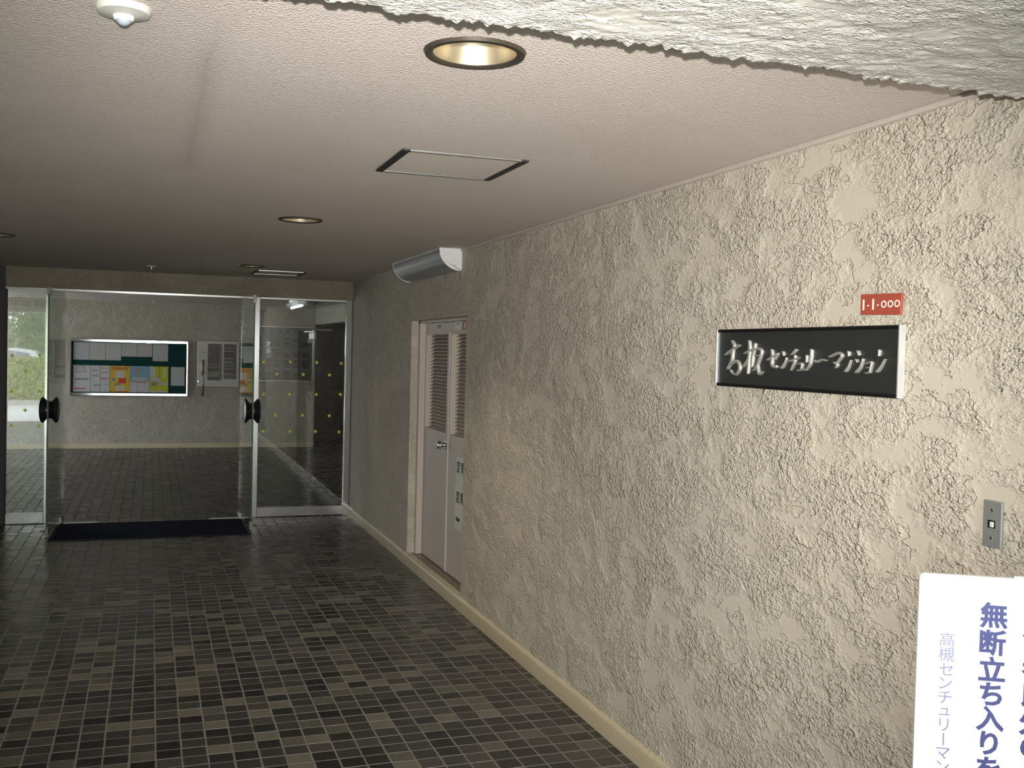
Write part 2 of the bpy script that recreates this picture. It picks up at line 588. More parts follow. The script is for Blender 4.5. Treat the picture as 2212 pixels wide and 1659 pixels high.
# ------------------------------------------------------------------ service door in the recess
XD = 1.985
d1 = thing('door_1', 'beige louvred double service door recessed in the right stucco wall', 'door', (XD, 6.9, RZ0), kind='structure')
DP = Plane((XD, 0, 0), (0, -1, 0))       # faces the passage; a = -y
def dslab(y0, y1, z0, z1, d0, d1_):
    return DP.slab(MB(), -y1, -y0, z0, z1, d0, d1_)
fr = MB()
for (y0, y1, z0, z1) in ((RY1-.05, RY1, RZ0, RZ1), (RY0, RY0+.05, RZ0, RZ1), (RY0, RY1, RZ1-.02, RZ1)):
    DP.slab(fr, -y1, -y0, z0, z1, -.07, .045)
obj('door_frame', fr, M['door'], d1, bevel=.002)
obj('transom', dslab(RY0+.05, RY1-.05, 1.79, RZ1-.02, -.03, .0), M['door'], d1, bevel=.002)
obj('jamb_lining', MB().box(XR+.1, 2.13, RY0, RY0+.002, RZ0, RZ1).box(XR+.2, 2.13, RY0, RY1, RZ0, RZ1), M['door'], d1)
YM = 6.885
for (ya, yb) in ((YM, RY1-.05), (RY0+.05, YM)):
    leaf = MB()
    st, z_lo, z_hi = .07, 1.075, 1.775
    DP.slab(leaf, -yb, -ya, RZ0+.006, z_lo, -.07, 0)
    left_stile = .012 if ya == YM else .012
    DP.slab(leaf, -yb, -yb+.03, z_lo, 1.79, -.07, .0)
    DP.slab(leaf, -ya-st, -ya, z_lo, 1.79, -.07, .0)
    DP.slab(leaf, -yb+.03, -ya-st, z_hi, 1.79, -.07, .0)
    lf = obj('door_leaf', leaf, M['door'], d1, bevel=.0015)
    obj('louvre_shade_sheet', DP.slab(MB(), -yb+.03, -ya-st, z_lo, z_hi, -.085, -.08), M['darkbar'], lf)  # dark sheet standing in for the shaded space behind the slats
    ns = 27
    for k in range(ns):
        z = z_lo+.012+(z_hi-z_lo-.02)*k/(ns-1)
        o_ = DP.p(-yb+.03, z+.010, -.066)
        sl = MB().obox(o_, DP.r*((yb-.03)-(ya+st)), DP.n*.034+DP.u*-.022, DP.u*.0035)
        obj('slat', sl, M['door'], lf)
    if ya == YM:
        obj('meeting_strip', dslab(YM-.004, YM+.008, RZ0+.006, 1.79, 0, .008), M['door'], lf, bevel=.001)
kn = MB().lathe([(.034, 0), (.034, .006), (.016, .008), (.014, .03), (.026, .04), (.029, .062), (.024, .072), (.001, .074)], DP.p(-6.93, .992), DP.n, 24)
obj('knob', kn, M['chrome'], d1, smooth=40)
obj('sticker', dslab(7.12, 7.27, 1.812, 1.858, 0, .001), M['offwhite'], d1)
for k in range(3):
    obj('sticker_mark', dslab(7.14+.04*k, 7.162+.04*k, 1.82, 1.85, .001, .0015), M['black_ink'], d1)
obj('sticker', dslab(6.625, 6.79, 1.808, 1.868, 0, .001), M['offwhite'], d1)
obj('sticker_mark', dslab(6.68, 6.75, 1.842, 1.847, .001, .0015), M['black_ink'], d1)
rs = obj('red_sticker', dslab(6.47, 6.612, 1.80, 1.862, 0, .0012), M['red'], d1)
rs['label'] = 'small red warning sticker with pale lettering'
obj('sticker_lettering', dslab(6.535, 6.553, 1.812, 1.852, .0012, .0016), M['paintwhite'], rs)
for (z0, z1, y0, y1) in ((.735, .94, 6.40, 6.672), (.605, .735, 6.40, 6.688), (.44, .605, 6.40, 6.684)):
    pp = tag(obj('paper_notice', dslab(y0, y1, z0, z1, .001, .002), M['offwhite'], origin=DP.p(-(y0+y1)/2, z0)),
             {.735: 'topmost pale notice sheet taped to the louvred service door', .605: 'middle pale notice sheet taped to the service door',
              .44: 'lowest pale notice sheet taped to the service door'}[z0], 'notice', 'notices on the service door')
    if z0 > .5:
        glyph('character', '変', DP, -6.615, z1-.07, .085, M['black_ink'], pp, d0=.0022, depth=.0005, bold=.02)
        glyph('character', '電', DP, -6.515, z1-.07, .085, M['black_ink'], pp, d0=.0022, depth=.0005, bold=.02)
    else:
        obj('stamp', dslab(6.56, 6.65, .50, .525, .002, .0024), M['black_ink'], pp)

# ------------------------------------------------------------------ glass front
GP = Plane((0, YG, 0), (1, 0, 0))
def gbox(mb, x0, x1, z0, z1, d0=-.03, d1_=.03):
    return GP.slab(mb, x0, x1, z0, z1, d0, d1_)
struct('trim_3', gbox(MB(), -1.225, .935, ZH-.022, ZH, -.04, .045), M['steel'], 'slim polished steel head rail over the glass doors', 'rail', bevel=.003)
def star(name, pl, a, b, r, parent):
    poly = []
    for k in range(10):
        rr = r if k % 2 == 0 else r*.45
        an = math.pi/2 + k*math.pi/5
        poly.append((rr*math.cos(an), rr*math.sin(an)))
    mb = MB().prism(poly, pl.p(a, b, .0005), pl.r, pl.u, pl.n*.0008)
    return obj(name, mb, M['star'], parent)
def side_light(name, label, x0, x1, s0, s1, stars, m0='steel'):
    w = thing(name, label, 'window', ((x0+x1)/2, YG, 0), kind='structure')
    obj('stile', gbox(MB(), x0, x0+s0, 0, ZH), M[m0], w, bevel=.003)
    obj('stile', gbox(MB(), x1-s1, x1, 0, ZH), M['steel'], w, bevel=.003)
    obj('bottom_rail', gbox(MB(), x0+s0, x1-s1, .004, .096, -.03, .028), M['steel'], w, bevel=.003)
    obj('top_rail', gbox(MB(), x0+s0, x1-s1, ZH-.02, ZH, -.03, .028), M['steel_dull'], w, bevel=.002)
    pn = obj('pane', gbox(MB(), x0+s0, x1-s1, .096, ZH-.02, -.005, .005), M['glass'], w)
    for a, b in stars:
        star('star_sticker', Plane((0, YG-.0052, 0), (1, 0, 0)), a, b, .021, pn)
    return w
sr = [(1.031, 1.511), (1.287, 1.516), (1.543, 1.515), (1.786, 1.511), (1.16, 1.394), (1.415, 1.394), (1.672, 1.394), (1.036, 1.196), (1.284, 1.197), (1.545, 1.199), (1.783, 1.202),
      (1.154, .992), (1.413, .993), (1.677, .989), (1.038, .834), (1.295, .833), (1.543, .833), (1.777, .828)]
side_light('window_1', 'fixed glass panel beside the right wall with rows of yellow star stickers', .937, XR-.002, .052, .058, sr)
slft = [(-1.17, 1.52), (-.945, 1.53), (-1.06, 1.381), (-1.17, 1.2), (-.945, 1.203), (-1.06, 1.03), (-1.17, .893), (-.945, .888)]
side_light('window_2', 'narrow fixed glass panel at the left edge with yellow star stickers', -1.225, -.872, .012, .028, slft, 'darkpost')

def glass_door(name, label, hinge, free):
    """one frameless leaf standing open towards the porch"""
    h, f = Vector((*hinge, 0)), Vector((*free, 0))
    L = (f-h).length
    pl = Plane(h, f-h)                      # a runs from the hinge side to the free edge
    w = thing(name, label, 'door', hinge+(.0,), kind='structure')
    zt = ZH-.03
    obj('pane', pl.slab(MB(), 0, L, .012, zt, -.006, .006), M['glass'], w)
    obj('glass_edge', pl.slab(MB(), L, L+.0015, .075, zt-.06, -.0065, .0065), M['edge'], w)
    for z0, z1, hh in ((.008, .075, 0), (zt-.06, zt+.012, 1)):
        obj('corner_fitting', pl.slab(MB(), L-.055, L+.004, z0, z1, -.016, .016), M['steel'], w, bevel=.003)
        if not hh:
            obj('corner_fitting', pl.slab(MB(), .05, .16, z0, z1-.02, -.014, .014), M['steel_dull'], w, bevel=.003)
    obj('floor_bolt', MB().tube([pl.p(L-.025, .045, -.055), pl.p(L-.025, .045, .055)], .006), M['chrome'], w, smooth=40)
    prof = [(.001, -.072), (.085, -.070), (.104, -.064), (.112, -.052), (.108, -.047), (.078, -.022), (.074, -.014), (.074, .014), (.078, .022), (.108, .047), (.112, .052), (.104, .064), (.085, .070), (.001, .072)]
    hd = obj('pull_handle', MB().lathe(prof, pl.p(L-.085, 1.073), pl.n, 40, False, False), M['black'], w, smooth=35)
    hd['label'] = 'round black spool-shaped pull handle'
    return w
glass_door('door_2', 'open glass door leaf on the right with black round pull handle', (.829, 10.2), (.869, 9.345))
glass_door('door_3', 'open glass door leaf on the left with black round pull handle', (-.745, 10.2), (-.812, 9.375))
struct('trim_4', MB().box(-.79, .86, 9.985, 10.02, -.002, .006), M['steel'], 'thin metal threshold strip behind the entrance mat', 'threshold')
for x0, x1, nm in ((-.73, -.44, 'left'), (.55, .85, 'right')):
    fh = MB().box(x0, x1, 10.07, 10.15, -.002, .005)
    tag(obj('floor_hinge_cover', fh, M['steel_dull'], origin=((x0+x1)/2, 10.1, 0), bevel=.0015),
        'steel floor hinge cover plate under the %s glass door' % nm, 'cover plate', 'floor hinge covers')
dm = thing('door_mat', 'dark navy entrance mat lying between the open glass doors', 'mat', (.03, 9.55, 0))
obj('pile', MB().box(-.755, .83, 9.17, 9.97, 0, .012), M['navy'], dm, bevel=.004)
obj('border', MB().box(-.785, .86, 9.14, 9.98, 0, .006), M['rubber'], dm, bevel=.002)

# ------------------------------------------------------------------ ceiling fittings
def downlight(x, y, label, r, lit, power):
    t = thing('downlight', label, 'ceiling light', (x, y, ZC), 'recessed ceiling downlights')
    obj('trim_ring', MB().lathe([(r-.022, -.002), (r-.016, -.008), (r-.004, -.007), (r, 0)], (x, y, ZC), (0, 0, 1), 48, False, False), M['trimring'], t, smooth=50)
    # deep gilt cone; the lamp sits high inside it
    prof = [(r-.02, -.004), (r-.024, .006), (r-.030, .03), (r-.042, .06), (r-.058, .09), (.034, .115)]
    mb = MB().lathe(prof, (x, y, ZC), (0, 0, 1), 48, False, True)
    obj('reflector', mb, M['brass'], t, smooth=60)
    bl = MB().lathe([(.001, 0), (.018, .003), (.028, .012), (.030, .024), (.02, .034)], (x, y, ZC+.072), (0, 0, 1), 24, True, True)
    obj('bulb', bl, lit, t, smooth=60)
    if power:
        ld = bpy.data.lights.new('downlight_lamp', 'SPOT')
        ld.energy = power
        ld.color = (1, .82, .58)
        ld.spot_size = math.radians(120)
        ld.spot_blend = .8
        ld.shadow_soft_size = .03
        lo = bpy.data.objects.new('downlight_lamp', ld)
        C.objects.link(lo)
        lo.parent = t
        lo.location = (0, 0, .04)
    return t
downlight(.672, 2.19, 'large lit recessed downlight nearest the cream lintel', .115, M['bulb'], 10)
downlight(.723, 5.37, 'recessed downlight between the two ceiling hatches', .115, M['bulb_dim'], 40)
downlight(.775, 8.63, 'recessed downlight farthest back above the glass doors', .112, M['bulb_dim'], 8)
downlight(-.925, 7.14, 'recessed downlight cut by the left edge of the picture', .115, M['bulb_dim'], 8)
HOLES = [(.672, 2.19, .095), (.723, 5.37, .095), (.775, 8.63, .092), (-.925, 7.14, .095)]

def hatch(x0, x1, y0, y1, label):
    t = thing('ceiling_hatch', label, 'hatch', ((x0+x1)/2, (y0+y1)/2, ZC), 'square ceiling access hatches')
    w = .026
    obj('panel', MB().box(x0+w, x1-w, y0+w, y1-w, ZC-.004, ZC+.0), M['ceiling'], t)
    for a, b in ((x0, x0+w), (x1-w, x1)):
        obj('side_bar', MB().box(a, b, y0, y1, ZC-.007, ZC), M['darkbar'], t, bevel=.001)  # coloured dark in place of the dark reflections in the aluminium frame
    for a, b in ((y0, y0+w*.6), (y1-w*.6, y1)):
        obj('end_bar', MB().box(x0+w, x1-w, a, b, ZC-.007, ZC), M['alu'], t, bevel=.001)
    return t
hatch(.776, 1.221, 3.312, 3.745, 'square ceiling hatch between the two nearest downlights')
hatch(.845, 1.28, 9.05, 9.49, 'square ceiling hatch far back above the glass front')

t = thing('motion_sensor', 'round white motion sensor on the ceiling at the top left', 'sensor', (-.06, 2.19, ZC))
obj('base', MB().lathe([(.052, 0), (.052, -.008), (.049, -.013), (.030, -.017), (.024, -.018)], (-.06, 2.19, ZC), (0, 0, 1), 40, False, True), M['offwhite'], t, smooth=35)
obj('collar', MB().lathe([(.021, -.017), (.019, -.025), (.016, -.027), (.013, -.026)], (-.06, 2.19, ZC), (0, 0, 1), 32, False, False), M['white'], t, smooth=50)
obj('lens', MB().lathe([(.0145, -.024)] + [(.0145*math.cos(a), -.024-.0125*math.sin(a)) for a in (.3, .6, .9, 1.2, 1.45)], (-.06, 2.19, ZC), (0, 0, 1), 28, True, True), M['sensor_lens'], t, smooth=60)

def sprinkler(x, y, label):
    t = thing('sprinkler_head', label, 'sprinkler', (x, y, ZC), 'ceiling sprinkler heads')
    obj('escutcheon', MB().lathe([(.04, 0), (.038, -.006), (.02, -.008), (.018, -.008)], (x, y, ZC), (0, 0, 1), 24, False, True), M['offwhite'], t, smooth=40)
    obj('deflector', MB().lathe([(.007, -.008), (.007, -.022), (.016, -.024), (.016, -.027)], (x, y, ZC), (0, 0, 1), 20, True, True), M['alu'], t, smooth=40)
sprinkler(-.005, 9.215, 'tiny sprinkler head on the ceiling in front of the glass doors')
sprinkler(-.815, 16.5, 'tiny lobby ceiling fitting above the left half of the notice board')
sprinkler(.03, 16.36, 'tiny lobby ceiling fitting above the right half of the notice board')

# corner lamp over the service door
t = thing('corner_lamp', 'quarter-round grey lamp with white end caps where wall meets ceiling', 'wall lamp', (XR, 7.0, ZC))
LY0, LY1, LR = 6.315, 7.66, .148
arc = [(-LR*math.cos(a), -.012-(LR-.02)*math.sin(a)) for a in [math.pi/2*k/16 for k in range(17)]]
for a, b in ((LY0, LY0+.012), (LY1-.012, LY1)):
    obj('end_cap', MB().prism([(0, 0), (-LR-.003, 0)] + [(p[0]*1.02, p[1]*1.03) for p in arc] + [(0, -LR)], (XR, a, ZC-.001), (1, 0, 0), (0, 0, 1), (0, b-a, 0)), M['white'], t, bevel=.0015)
obj('cover', MB().prism([(0, -.012)] + arc, (XR-.001, LY0+.012, ZC-.001), (1, 0, 0), (0, 0, 1), (0, LY1-LY0-.024, 0)), M['diff'], t, smooth=30)
obj('top_plate', MB().box(XR-LR-.002, XR-.002, LY0+.012, LY1-.012, ZC-.014, ZC-.001), M['offwhite'], t)
obj('screw', MB().lathe([(.004, 0), (.004, .002)], (XR-.05, LY0, ZC-.11), (0, -1, 0), 12), M['steel_dull'], t)

# ------------------------------------------------------------------ things on the right wall
XN = XR-.021
NP = Plane((XN, 0, 0), (0, -1, 0))
cs = [NP.ab(1546.8, 712), NP.ab(1945, 701), NP.ab(1940, 859.5), NP.ab(1545.2, 834)]
na0, na1 = (cs[0][0]+cs[3][0])/2, (cs[1][0]+cs[2][0])/2
nb0, nb1 = (cs[2][1]+cs[3][1])/2, (cs[0][1]+cs[1][1])/2
t = thing('building_nameplate', 'long dark metal nameplate with raised brush-written building name', 'nameplate', tuple(NP.p((na0+na1)/2, nb0)))
obj('plate', NP.slab(MB(), na0+.01, na1-.004, nb0+.008, nb1-.008, -.02, -.006), M['plate'], t)
for b0, b1 in ((nb0, nb0+.011), (nb1-.011, nb1)):
    obj('frame_bar', NP.slab(MB(), na0+.007, na1-.007, b0, b1, -.02, 0), M['frame_black'], t, bevel=.003)
for a0, a1 in ((na0, na0+.007), (na1-.007, na1)):
    obj('frame_bar', NP.slab(MB(), a0, a1, nb0, nb1, -.02, .001), mat('frame_silver', (.70, .70, .69), .3, .5), t, bevel=.0015)
BRUSH = {
 '高': [[(360,605,20),(375,640,26),(378,665,18)],[(295,735,14),(320,715,24),(370,680,20),(425,645,22)],[(375,660,18),(360,720,24),(355,780,22),(335,830,22),(315,870,18)],
        [(315,855,14),(360,815,20),(400,795,24),(425,830,24),(425,880,24),(395,925,20),(360,910,14),(345,885,16)]],
 '槻': [[(480,720,18),(520,700,24),(555,685,18)],[(522,605,20),(525,680,24),(515,780,22),(510,870,22),(508,915,14)],[(515,770,18),(490,810,20),(465,850,14)],
        [(580,630,16),(570,680,22),(555,740,22),(550,800,22),(545,850,16)],[(560,690,18),(600,680,24),(635,690,24),(632,740,22),(610,800,22),(590,850,20),(560,885,14)],
        [(575,745,12),(612,742,14)],[(600,830,18),(605,880,22),(615,920,24),(645,900,16)]],
 'セ': [[(695,785,16),(730,765,24),(770,740,22),(795,725,18),(785,750,14),(765,785,10)],[(738,690,20),(742,750,26),(735,810,24),(745,845,24),(775,855,22),(785,840,10)]],
 'ン': [[(845,710,22),(852,740,16)],[(832,860,24),(850,835,20),(872,790,14),(880,765,7)]],
 'チ': [[(965,690,22),(945,715,22),(925,735,10)],[(905,800,14),(945,785,22),(995,765,16)],[(960,745,20),(955,800,22),(935,850,18),(920,885,8)]],
 'ュ': [[(990,825,14),(1025,820,17),(1020,865,16)],[(985,885,17),(1045,878,17)]],
 'リ': [[(1072,745,20),(1070,805,16)],[(1115,690,24),(1110,770,24),(1100,830,20),(1065,885,9)]],
 'ー': [[(1145,790,14),(1165,805,20),(1210,785,20),(1250,790,18)]],
 'マ': [[(1290,755,18),(1330,735,24),(1380,720,26),(1405,745,24),(1370,800,20),(1345,825,14)],[(1335,810,18),(1362,832,22),(1350,860,12)]],
 'ン2': [[(1470,710,26),(1475,745,12)],[(1445,890,28),(1470,850,20),(1495,790,8)]],
 'シ': [[(1560,705,26),(1570,735,18)],[(1545,785,22),(1555,805,10)],[(1545,900,28),(1580,860,24),(1605,800,15),(1612,775,7)]],
 'ョ': [[(1640,820,13),(1690,805,17),(1685,850,17),(1672,905,17)],[(1645,862,13),(1685,855,13)],[(1635,912,15),(1675,905,15)]],
 'ン3': [[(1765,695,24),(1762,745,16)],[(1745,895,28),(1780,850,20),(1820,780,7)]],
}
def stroke(mb, pts, pl, d0, d1_):
    """raised brush stroke: a tapering ribbon with a domed back and round ends"""
    P = [(1500+x/4.424, 600+y/4.424, w*.56/4.424) for x, y, w in pts]
    Q = []
    for i in range(len(P)-1):
        for k in range(5):
            u_ = k/5
            p0, p1, p2, p3 = P[max(i-1, 0)], P[i], P[i+1], P[min(i+2, len(P)-1)]
            Q.append(tuple(.5*((2*p1[c])+(-p0[c]+p2[c])*u_+(2*p0[c]-5*p1[c]+4*p2[c]-p3[c])*u_*u_+(-p0[c]+3*p1[c]-3*p2[c]+p3[c])*u_**3) for c in range(3)))
    Q.append(P[-1])
    ring = 8
    first = len(mb.v)
    sec = []
    for i, q in enumerate(Q):
        n0, n1 = Q[max(i-1, 0)], Q[min(i+1, len(Q)-1)]
        dx, dy = n1[0]-n0[0], n1[1]-n0[1]
        l = math.hypot(dx, dy) or 1
        sec.append((q[0], q[1], dx/l, dy/l, q[2]))
    a, b, dx, dy, w = sec[0]
    sec.insert(0, (a-dx*w*.8, b-dy*w*.8, dx, dy, w*.35))
    a, b, dx, dy, w = sec[-1]
    sec.append((a+dx*w*.8, b+dy*w*.8, dx, dy, w*.35))
    for a, b, dx, dy, w in sec:
        for k in range(ring+1):
            an = math.pi*k/ring
            off, hh = math.cos(an)*w, math.sin(an)
            a_, b_ = pl.ab(a-dy*off, b+dx*off)
            mb.v.append(tuple(pl.p(a_, b_, d0+(d1_-d0)*hh**.6)))
    n = ring+1
    for i in range(len(sec)-1):
        for k in range(ring):
            mb.f.append((first+i*n+k, first+i*n+k+1, first+(i+1)*n+k+1, first+(i+1)*n+k)); mb.m.append(0)
    for e in (0, len(sec)-1):
        mb.f.append(tuple(first+e*n+k for k in range(n))); mb.m.append(0)
for ch, sts in BRUSH.items():
    mb = MB()
    for st_ in sts:
        stroke(mb, st_, NP, -.006, .003)
    obj('character', mb, M['letter_metal'], t, smooth=50)

AP = Plane((XR-.011, 0, 0), (0, -1, 0))
cs = [AP.ab(1859, 636), AP.ab(1948, 632.5), AP.ab(1944, 680), AP.ab(1858, 680)]
t = thing('address_plate', 'small red enamel house number plate above the nameplate', 'number plate', tuple(AP.p(cs[3][0], cs[3][1])))
obj('plate', MB().prism([c_ for c_ in cs], AP.p(0, 0, -.008), AP.r, AP.u, AP.n*.008), M['red'], t, bevel=.0015)
def plate_pt(u_, v_):
    a = [(1-u_)*cs[0][k]+u_*cs[1][k] for k in (0, 1)]
    b_ = [(1-u_)*cs[3][k]+u_*cs[2][k] for k in (0, 1)]
    return (1-v_)*a[0]+v_*b_[0], (1-v_)*a[1]+v_*b_[1]
pw, ph = cs[1][0]-cs[0][0], cs[0][1]-cs[3][1]
for ch, u_, v_, s_ in (('1', .085, .52, .72), ('-', .205, .56, .5), ('1', .33, .50, .72), ('-', .45, .54, .5), ('O', .595, .50, .47), ('O', .755, .49, .47), ('O', .915, .48, .47)):
    a, b = plate_pt(u_, v_)
    glyph('character', ch, AP, a, b, ph*s_, M['paintwhite'], t, depth=.0006, d0=.0002, bold=.02, sx=1.15 if ch == '1' else (1.05 if ch == 'O' else .8))

SP = Plane((XR-.010, 0, 0), (0, -1, 0))
s0, s1_, s2, s3 = SP.ab(2124, 1080), SP.ab(2165, 1084), SP.ab(2160, 1186), SP.ab(2121, 1179)
sa0, sa1, sb0, sb1 = (s0[0]+s3[0])/2, (s1_[0]+s2[0])/2, (s2[1]+s3[1])/2, (s0[1]+s1_[1])/2
t = thing('wall_switch', 'narrow brushed steel switch plate with one small toggle', 'switch', tuple(SP.p(sa0, sb0)))
obj('plate', SP.slab(MB(), sa0, sa1, sb0, sb1, -.009, 0), mat('switch_plate_steel', (.34, .345, .33), .4, .45), t, bevel=.002)
ma, mbz = (sa0+sa1)/2, (sb0+sb1)/2
obj('surround', SP.slab(MB(), ma-.011, ma+.011, mbz-.009, mbz+.009, 0, .0015), M['frame_black'], t)
obj('toggle', SP.slab(MB(), ma-.001, ma+.0085, mbz-.0065, mbz+.0065, .0015, .006), M['offwhite'], t, bevel=.001)
for dz in (-.033, .033):
    obj('screw', MB().lathe([(.0035, 0), (.0035, .0012), (.001, .0018)], SP.p(ma, mbz+dz), SP.n, 14), M['chrome'], t)

# ------------------------------------------------------------------ white notice on its stand
WO = Vector((1.400, 1.563, 0))
WP = Plane(WO, (.867, -.498, 0))
t = thing('standing_notice', 'white standing notice board with blue vertical writing at lower right', 'sign', tuple(WP.p(.21, 0)))
def rrect(a0, a1, b0, b1, r):
    pts = []
    for cx, cy, st_ in ((a1-r, b1-r, 0), (a0+r, b1-r, 90), (a0+r, b0+r, 180), (a1-r, b0+r, 270)):
        for k in range(7):
            an = math.radians(st_+15*k)
            pts.append((cx+r*math.cos(an), cy+r*math.sin(an)))
    return pts
obj('panel', MB().prism(rrect(-.002, .43, .60, 1.2487, .010), WP.p(0, 0, -.012), WP.r, WP.u, WP.n*.012), M['board_white'], t, bevel=.001)
for a in (.06, .37):
    obj('leg', MB().tube([WP.p(a, 0, -.03), WP.p(a, 1.18, -.03)], .012, 12), M['steel_dull'], t, smooth=40)
    obj('foot', WP.slab(MB(), a-.015, a+.015, 0, .025, -.23, .13), M['steel_dull'], t, bevel=.004)
obj('tape_piece', WP.slab(MB(), .167, .22, 1.238, 1.2535, 0, .0006), M['tape'], t)
obj('panel_screw', MB().lathe([(.006, 0), (.006, .001), (.003, .002)], WP.p(.186, 1.212), WP.n, 16), M['white'], t)
for ch, b in (('無', 1.1765), ('断', 1.1237), ('立', 1.074), ('ち', 1.0259), ('入', .9786), ('り', .9309), ('を', .882), ('禁', .833), ('じ', .785), ('ま', .737), ('す', .689)):
    glyph('character', ch, WP, .1333, b, .050, M['blue_ink'], t, depth=.0015, d0=0, bold=.028)
for ch, b, s_ in (('高', 1.1239, .030), ('槻', 1.0955, .030), ('セ', 1.0664, .030), ('ン', 1.0398, .030), ('チ', 1.0124, .030), ('ュ', .9845, .028), ('リ', .9589, .030), ('ー', .9312, .030),
                  ('マ', .9037, .030), ('ン', .8776, .030), ('シ', .85, .030), ('ョ', .823, .028), ('ン', .797, .030)):
    glyph('character', ch, WP, .0512, b, s_, M['thin_ink'], t, depth=.0006, d0=0, bold=0, rot=math.pi/2 if ch == 'ー' else 0)
for ch, b in (('関', 1.188), ('係', 1.139), ('者', 1.081), ('以', 1.027), ('外', .979), ('の', .930)):
    glyph('character', ch, WP, .2125, b, .054, M['blue_ink'], t, depth=.0015, d0=0, bold=.028)

# ------------------------------------------------------------------ lobby: notice board and its papers
FP = Plane((0, YF, 0), (1, 0, 0))
t = thing('notice_board', 'wide green notice board in a bright metal frame on the lobby wall', 'notice board', (-.31, YF, .83))
bx0, bx1, bz0, bz1 = -1.18, .565, .832, 1.714
obj('backing', FP.slab(MB(), bx0+.02, bx1-.02, bz0+.02, bz1-.02, 0, .02), M['green_felt'], t)
fw = .042
obj('frame_bar', FP.slab(MB(), bx0, bx1, bz0, bz0+fw, 0, .05), M['chrome'], t, bevel=.004)
obj('frame_bar', FP.slab(MB(), bx0, bx1, bz1-fw, bz1, 0, .05), M['chrome'], t, bevel=.004)
obj('frame_bar', FP.slab(MB(), bx0, bx0+.022, bz0+fw, bz1-fw, 0, .05), M['chrome'], t, bevel=.003)
obj('frame_bar', FP.slab(MB(), bx1-.022, bx1, bz0+fw, bz1-fw, 0, .05), M['chrome'], t, bevel=.003)

def poster_mat(name, base, spots_, seed):
    """printed sheet: base colour with soft printed patches laid out in the sheet's own coordinates"""
    m = mat(name, base, .6, spec=.2)
    nt, nd, lk, b = nodes(m)
    tc = N(nt, 'ShaderNodeTexCoord').outputs['Generated']
    sp_ = N(nt, 'ShaderNodeSeparateXYZ')
    lk.new(tc, sp_.inputs[0])
    cur = None
    for (u0, u1, v0, v1, col) in spots_:
        def band(o_, a, c_):
            g1 = math_n(nt, 'GREATER_THAN', o_, a)
            l1 = math_n(nt, 'LESS_THAN', o_, c_)
            return math_n(nt, 'MULTIPLY', g1, l1)
        wv = tex_noise(nt, tc, 9, 3)
        wob_ = math_n(nt, 'MULTIPLY', math_n(nt, 'SUBTRACT', wv, .5), .12)
        f = math_n(nt, 'MULTIPLY', band(math_n(nt, 'ADD', sp_.outputs[0], wob_), u0, u1), band(math_n(nt, 'ADD', sp_.outputs[2], wob_), v0, v1))
        cur = mixc(nt, f, cur if cur else base, col)
    if cur is None:
        wv = N(nt, 'ShaderNodeTexWave', wave_type='BANDS', bands_direction='Z')
        wv.inputs['Scale'].default_value = 9
        wv.inputs['Distortion'].default_value = 1.5
        lk.new(tc, wv.inputs[0])
        f = ramp(nt, math_n(nt, 'MULTIPLY', wv.outputs['Fac'], tex_noise(nt, tc, 7+seed, 3)), [(.25, 0.0), (.6, .4)])
        cur = mixc(nt, f, base, tuple(v*.55 for v in base))
    lk.new(cur, b.inputs['Base Color'])
    return m
PAPER = (.55, .54, .52)
def sheet(name, x0, x1, z0, z1, material, label, cat, group, d=.021):
    return tag(obj(name, FP.slab(MB(), x0, x1, z0, z1, d, d+.0015), material, origin=((x0+x1)/2, YF-d, z0)), label, cat, group)
ORD = ['first', 'second', 'third', 'fourth', 'fifth', 'sixth']
tops = [(-1.135, -.905), (-.900, -.672), (-.667, -.440), (-.435, -.205), (-.20, .02), (.03, .262)]
for k, (a, b) in enumerate(tops):
    z0 = 1.452 if k in (3, 4) else 1.388
    if k == 3:
        b = -.205
    sheet('notice_sheet', a, b, z0, 1.662, poster_mat('sheet_print_%d' % k, tuple(v*(.86+.08*R()) for v in PAPER), [], k),
          '%s pale notice sheet from the left in the board\'s upper row' % ORD[k], 'notice', 'sheets in the upper row of the notice board')
red_, dk = (.45, .12, .14), (.22, .22, .22)
sheet('leaflet', -1.135, -.885, .888, 1.303, poster_mat('leaflet_a', (.56, .54, .53), [(.15, .75, .72, .98, (.36, .36, .36)), (.22, .68, .76, .93, (.50, .50, .49)), (.1, .9, .45, .50, dk), (.1, .8, .10, .14, red_)], 1),
      'white leaflet with a grey box at the left of the lower row', 'leaflet', 'leaflets in the lower row')
sheet('leaflet', -.88, -.745, .888, 1.303, poster_mat('leaflet_b', (.54, .53, .52), [(.1, .9, .60, .63, dk), (.1, .9, .80, .83, dk), (.3, 1, .23, .27, (.2, .28, .4))], 2),
      'narrow white leaflet second in the board\'s lower row', 'leaflet', 'leaflets in the lower row')
sheet('leaflet', -.74, -.603, .888, 1.303, poster_mat('leaflet_c', (.55, .52, .52), [(.05, .95, .475, .52, (.5, .10, .14)), (.1, .9, .72, .75, dk), (.1, .9, .26, .29, (.25, .3, .4)), (.1, .9, .88, .91, (.42, .25, .28))], 3),
      'narrow white leaflet with a red stripe beside the yellow poster', 'leaflet', 'leaflets in the lower row')
sheet('poster', -.597, -.306, .888, 1.303, poster_mat('poster_yellow', (.62, .42, .06), [(.08, .92, .84, .97, (.55, .22, .06)), (.30, .72, .55, .80, (.56, .55, .50)), (.43, .80, .34, .54, (.55, .07, .035)), (.10, .27, .42, .53, (.22, .28, .38)), (.27, .48, .27, .34, (.20, .24, .30)), (.28, .75, .04, .24, (.58, .52, .40)), (0, 1, 0, .03, (.5, .12, .03))], 4),
      'yellow-orange poster with a red spot in the lower row', 'poster', 'colour posters on the notice board')
